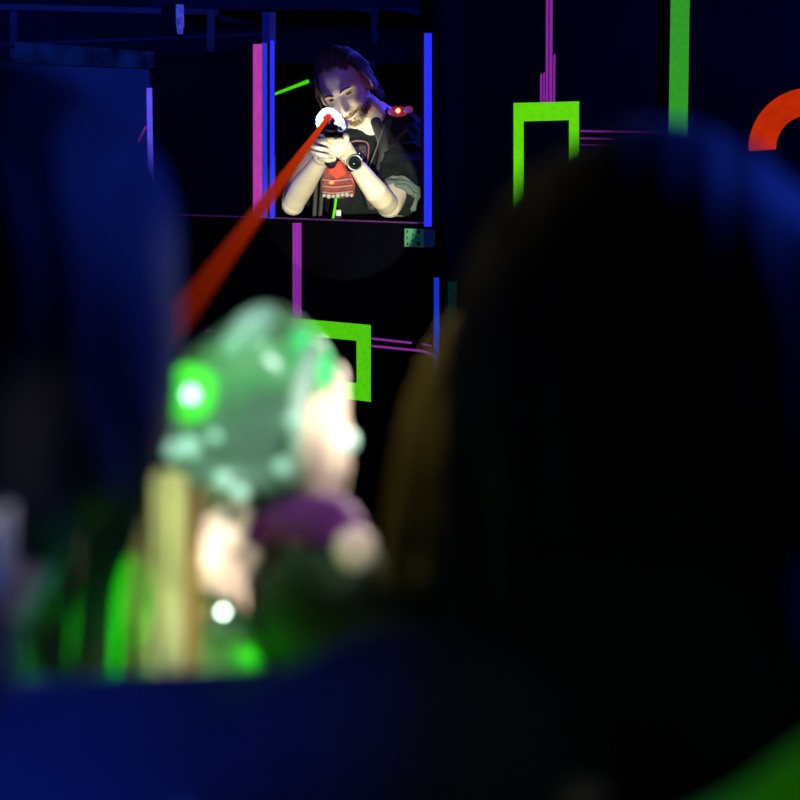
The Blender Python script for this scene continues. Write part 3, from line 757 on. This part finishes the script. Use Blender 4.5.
# top
bm = bmesh.new()
tube(bm, [W(-110, 880, .74), W(0, 905, .74), W(-40, 1400, .74), W(-60, 1900, .75)], [.06, .135, .135, .15], 28, side=(0, 1, 0), flat=.72)
tube(bm, [W(-350, 865, .73), W(60, 865, .72), W(270, 832, .70), shR+Vector((0, 0, -.004))], [.062, .073, .068, .060], 24, sub=3)
tube(bm, [shR, W(425, 765, .82), elR], [.060, .05, .044], 20, sub=3)
tube(bm, [W(-330, 830, .76), elL], [.055, .042], 18)
def f2(co, n): return n*(noise.noise(co*13)*.010)
remeshed('black_top', bm, .006, mat('navy_black_fabric', (.10, .10, .13, 1), .9, spec=.1, noise_amt=.3, nscale=8), womanL, 4, f2)
# olive sleeve on the forearm + purple cuff
bm = bmesh.new(); tube(bm, [elR+Vector((0, .0, .0)), W(372, 655, .99), W(330, 615, 1.02), W(300, 640, 1.05)], [.044, .042, .042, .036], 22, side=(1, 0, 0), sub=4)
tube(bm, [elR, W(375, 650, .99), W(330, 580, 1.035)], [.042, .038, .028], 20, sub=3)
remeshed('sleeve', bm, .005, mat('olive_sleeve', (.035, .065, .04, 1), .9, spec=.1, noise_amt=.3, nscale=14), womanL, 4, f2)
bm = bmesh.new(); tube(bm, [W(348, 542, 1.01), W(333, 526, 1.015), W(300, 518, 1.03), W(262, 530, 1.07), W(232, 556, 1.08)], [.012, .018, .014, .009, .007], 18, sub=4)
obj('purple_cuff', bm, mat('purple_cuff', (.16, .02, .20, 1), .7, noise_amt=.2, nscale=30), womanL)
bm = bmesh.new(); ball(bm, W(355, 550, .990), .0125, 1, .7, 1.1); obj('cuff_button', bm, mat('ivory_button', (.85, .75, .6, 1), .4), womanL)
# sleeve of the left arm, green light put into its colour
bm = bmesh.new(); tube(bm, [elL, W(150, 745, .995), W(222, 668, 1.02)], [.044, .042, .032], 20, sub=4)
for k in range(4): ring(bm, W(226-k*3, 664+k*4, 1.022), (wrL-elL).normalized(), .028+.001*k, .007, 24, 8)
obj('sleeve', bm, mat('green_lit_sleeve', (.25, .4, .25, 1), .8, noise_amt=.3, nscale=20), womanL)
# bracelet
bm = bmesh.new(); ring(bm, W(224, 622, 1.035), (wrL-elL).normalized(), .025, .003, 28, 8)
t = thing('bracelet', 'shiny bracelet on the wrist under the clear phaser', 'bracelet', W(224, 622, 1.035))
obj('band', bm, mat('dull_steel', (.2, .22, .2, 1), .4, metal=.8), t)
bm = bmesh.new(); ball(bm, W(223, 612, .998), .0017); obj('glint_ball', bm, mat('glint_glow', (.9, 1, .95, 1), .1, lin(230, 255, 240), 16.0), t)  # glowing ball that imitates a glint on the bracelet
# hair
bm = bmesh.new()
ball(bm, hcL+Vector((0, .0, .003)), .086, .96, 1.15, 1.24, u=40, v=28)
tube(bm, [hcL+Vector((0, -.0, .0)), W(-40, 450, .74), W(-95, 560, .74), W(-130, 740, .72)], [.080, .070, .056, .058], 28, side=(0, 1, 0), flat=.85)
def f3(co, n): return n*(.0012*math.sin(co.x*330+noise.noise(co*12)*6)+noise.noise(co*16)*.006)
remeshed('hair', bm, .005, M_hairD, womanL, 3, f3)
st = []
for i in range(170):        # strands hugging the head outline, some hanging far down
    f = rh.random(); d = rh.uniform(.74, .80)
    x_end = -30+f*155
    pts = [W(-5+f*40, 72-f*6, d), W(30+f*52, 112+f*0, d), W(50+f*88, 190+rh.uniform(-10, 10), d), W(52+f*118, 300, d+.01), W(40+f*130, 430, d+.02)]
    if i % 7 == 0: pts += [W(x_end*.99, 560, d+.05), W(x_end*.93, 705, d+.08)]
    else: pts += [W(5+f*128, 500, d+.02)]
    st.append((pts, rh.uniform(.0012, .0025)))
strand_mesh('hair_strands', st, M_hairD, womanL)
st = rib(156, 182, 476, 700, .88, .91, 80, lambda q, f: -6*q, .0016, .0028, 2)
strand_mesh('lit_blonde_lock', st, mat('lit_blonde_hair', (.62, .62, .36, 1), .5), womanL)  # white light on the blonde strands is put into their pale colour
st = rib(182, 204, 490, 700, .91, .95, 26, lambda q, f: -12*q, .0012, .0022, 2)
strand_mesh('side_lock', st, mat('warm_brown_hair', (.40, .26, .10, 1), .5), womanL)
st = rib(-20, 150, 430, 720, .84, .90, 34, lambda q, f: -22*q, .0012, .0026, 4)
strand_mesh('front_strands', st, M_hairL, womanL)
st = rib(-10, 16, 512, 602, .68, .70, 14, lambda q, f: -6*q, .0014, .0024, 5)
strand_mesh('lit_curls', st, mat('white_lit_hair', (.7, .68, .5, 1), .5), womanL)  # pale colour stands for white light falling on these curls
# vest front light of the left player; lenses stand in for green-lit hair
t = thing('glowing_vest_light', 'green glowing vest light behind the left player\'s hanging hair', 'light', W(110, 720, .98))
for x, y, r, sz in ((131, 612, .011, 3.4), (72, 636, .019, 2.3), (102, 664, .016, 1.2), (20, 668, .016, .9)):
    bm = bmesh.new(); ball(bm, W(x, y, 1.0), r, 1, .5, sz, R=Matrix.Rotation(.12, 3, 'Y')); obj('green_lens', bm, mat('green_lens_glow', (.1, .9, .1, 1), .3, lin(30, 190, 0), .75), t)

# right woman -----------------------------------------------------
hcR = W(655, 385, .72)
bm = bmesh.new()
head_bm(bm, Mw, hcR, True, sc=.92, NU=72, NV=54)
tube(bm, [hcR+Vector((0, -.01, -.06)), W(660, 760, .72)], [.05, .056], 20)
tube(bm, [W(700, 980, .70), W(790, 1400, .72), W(790, 2000, .74)], [.12, .125, .14], 28, side=(0, 1, 0), flat=.7)
tube(bm, [W(660, 950, .66), W(860, 880, .70), W(1150, 900, .72)], [.05, .06, .05], 20)
womanR = remeshed('person', bm, .005, M_skinw, smooth_it=2)
tag(womanR, 'dark-haired player seen from behind at the right, close to the camera', 'person')
bm = bmesh.new()
tube(bm, [W(690, 790, .70), W(700, 960, .70), W(790, 1400, .72), W(790, 1900, .74)], [.085, .14, .14, .15], 28, side=(0, 1, 0), flat=.72)
tube(bm, [W(660, 950, .66), W(860, 870, .70), W(1150, 900, .72)], [.070, .075, .065], 20)
remeshed('black_top', bm, .006, mat('black_top_fabric', (.015, .015, .018, 1), .9, spec=.1), womanR, 4, f2)
bm = bmesh.new()
ball(bm, hcR+Vector((0, .0, .0)), .088, .98, 1.12, 1.22, u=40, v=28)
tube(bm, [hcR+Vector((0, 0, -.01)), W(650, 500, .72), W(690, 860, .71)], [.080, .084, .082], 28, side=(0, 1, 0), flat=.85)
remeshed('hair', bm, .005, M_hairD, womanR, 3, f3)
st = []
for i in range(320):
    s_ = -1 if rh.random() < .5 else 1; f = rh.random(); d = rh.uniform(.69, .76)
    w_ = (150+60*f)
    pts = [W(655+s_*20*f, 132+20*(1-f), d), W(655+s_*w_*.55, 170+16*(1-f), d), W(655+s_*w_*.85, 250, d), W(655+s_*w_*.98, 350, d), W(655+s_*w_, 480, d), W(655+s_*(w_-5), 640, d), W(655+s_*(w_-25), 800, d)]
    st.append((pts, rh.uniform(.0012, .0026)))
strand_mesh('hair_strands', st, M_hairD, womanR)
st = rib(402, 455, 300, 590, .74, .82, 46, lambda q, f: -18*q+60*(1-q)**3, .0011, .0020, 5)
strand_mesh('side_lock', st, mat('ochre_lit_hair', (.34, .27, .09, 1), .55), womanR)  # ochre tint paints warm light onto otherwise dark hair
# green vest edging of the right player
bm = bmesh.new(); tube(bm, [W(690, 850, .56), W(760, 812, .56), W(816, 770, .56), W(880, 731, .56)], [.010]*4, 12, sub=4)
tag(obj('green_vest_edging', bm, mat('green_edging', (.1, .6, .05, 1), .6, lin(15, 66, 0), 1.0)), 'dim green glowing vest edging at the lower right corner', 'vest edging')

# ------------------------------------------------------------------ foreground phaser
base = W(262, 480, 1.10)
t = thing('clear_laser_phaser', 'large clear phaser glowing green inside, raised in the centre foreground', 'laser gun', base)
ph = t
M_gcl = clear_mat('green_tinted_clear_plastic', (.55, .72, .66, 1), .62, rough=.2)
# lofted shell: outline seen from the rear, running away from the camera towards the man
outline = [(255, 308), (280, 316), (300, 331), (318, 349), (329, 370), (328, 400), (318, 440), (305, 470), (285, 492), (255, 505), (225, 500), (205, 482), (178, 470), (166, 448), (166, 400), (168, 368), (196, 350), (222, 330)]
cx0 = sum(p[0] for p in outline)/len(outline); cy0 = sum(p[1] for p in outline)/len(outline)
bm = bmesh.new(); rings = []
dirv = (W(300, 250, 2.0)-W(cx0, cy0, 1.1)).normalized()
for k, (sc_, off_) in enumerate(((.35, -.012), (.72, -.008), (.92, .003), (1.0, .02), (1.0, .05), (.93, .085), (.74, .12), (.52, .15), (.48, .19), (.40, .20))):
    rings.append([bm.verts.new(W(cx0+(x-cx0)*sc_, cy0+(y-cy0)*sc_, 1.05)+dirv*off_) for x, y in outline])
for i in range(len(rings)-1):
    n = len(outline)
    for k in range(n): bm.faces.new((rings[i][k], rings[i][(k+1) % n], rings[i+1][(k+1) % n], rings[i+1][k]))
bm.faces.new(rings[0]); bm.faces.new(rings[-1][::-1])
sh = obj('shell', bm, M_gcl, ph)
sd = sh.modifiers.new('sub', 'SUBSURF'); sd.levels = 1; sd.render_levels = 2
# inner parts
bm = bmesh.new(); box(bm, W(262, 372, 1.085), .066, .05, .034, bev=.006)
obj('circuit_block', bm, mat('circuit_green', (.1, .5, .15, 1), .5, lin(40, 150, 30), .8, noise_amt=.4, nscale=70), ph)
bm = bmesh.new(); box(bm, W(250, 430, 1.10), .075, .09, .045, bev=.008); obj('battery_block', bm, mat('grey_green_block', (.22, .28, .26, 1), .5, noise_amt=.5, nscale=45), ph)
bm = bmesh.new(); ball(bm, W(311, 360, 1.06), .0135, .9, .6, 1.5, R=Matrix.Rotation(-.45, 3, 'Y')); obj('green_glow_blob', bm, mat('green_glow_blob', (.1, .8, .3, 1), .3, lin(70, 220, 120), .9), ph)  # emissive ball imitating a green-lit blob inside the shell
bm = bmesh.new(); tube(bm, [W(232, 346, 1.04), W(250, 326, 1.035), W(264, 316, 1.04)], [.0075, .010, .008], 12, sub=3); obj('light_streak_ridge', bm, mat('streak_glow', (.6, .85, .75, 1), .35, lin(90, 140, 118), .6), ph)  # emission puts a light streak onto the ridge
bm = bmesh.new(); tube(bm, [W(172, 430, 1.04), W(190, 466, 1.03), W(235, 478, 1.03), W(290, 470, 1.04), W(318, 430, 1.05)], [.009, .010, .009, .010, .007], 14, sub=4); obj('lower_rail', bm, clear_mat('frosted_rail', (.6, .82, .72, 1), .6), ph)
bm = bmesh.new(); tube(bm, [W(315, 348, 1.04), W(300, 390, 1.035), W(296, 440, 1.035), W(300, 470, 1.04)], [.005]*4, 12, sub=4); obj('seam', bm, mat('seam_plastic', (.6, .75, .7, 1), .3), ph)
# LED pod at the left
bm = bmesh.new(); ball(bm, W(190, 393, 1.045), .0172, 1, .8, 1); obj('led_pod', bm, clear_mat('green_pod_clear', (.2, .9, .2, 1), .5, (.08, 1, .015, 1), .6), ph)
bm = bmesh.new(); ball(bm, W(191, 395, 1.025), .0045, 1, .6, 1); obj('green_led', bm, mat('led_core', (.8, 1, .9, 1), .2, (.5, 1, .75, 1), 3.2), ph)
for x, y, r in ((172, 450, .0060), (189, 448, .0066), (282, 467, .0048), (346, 441, .0070), (222, 480, .005), (240, 492, .005), (292, 420, .004), (214, 437, .004)):
    bm = bmesh.new(); ball(bm, W(x, y, 1.012 if x < 340 else 1.045), r); obj('screw_boss', bm, mat('glowing_boss', (.7, .9, .82, 1), .25, lin(120, 185, 160), .7), ph)  # boss glow stands in for bright highlights on the screws
# grip with trigger
bm = bmesh.new(); tube(bm, [W(272, 488, 1.09), W(268, 525, 1.09), W(262, 560, 1.10)], [.019, .018, .019], 18, sub=3); obj('grip', bm, mat('grip_grey', (.12, .16, .14, 1), .4), ph)
bm = bmesh.new(); ring(bm, W(238, 505, 1.10), (0, -1, 0), .017, .003, 28, 8); obj('trigger_guard', bm, M_gcl, ph)
bm = bmesh.new(); tube(bm, [W(243, 498, 1.10), W(240, 506, 1.10), W(243, 514, 1.10)], .003, 8, sub=3); obj('trigger', bm, M_black, ph)
# muzzle tube towards the man
bm = bmesh.new(); mzc = W(cx0, cy0, 1.05)+dirv*.19; cyl(bm, mzc, mzc+dirv*.05, .022, .020, 24); obj('muzzle', bm, M_black, ph)
bm = bmesh.new(); box(bm, W(248, 398, 1.055), .050, .004, .010); box(bm, W(232, 412, 1.055), .028, .004, .008); obj('dark_inlay', bm, mat('dark_inlay', (.03, .05, .05, 1), .5), ph)
point('phaser_green_light', W(225, 395, 1.005), .012, (.10, 1.0, .12), .008)
point('phaser_inner_light', W(262, 345, 1.10), .05, (.6, 1.0, .75), .008)
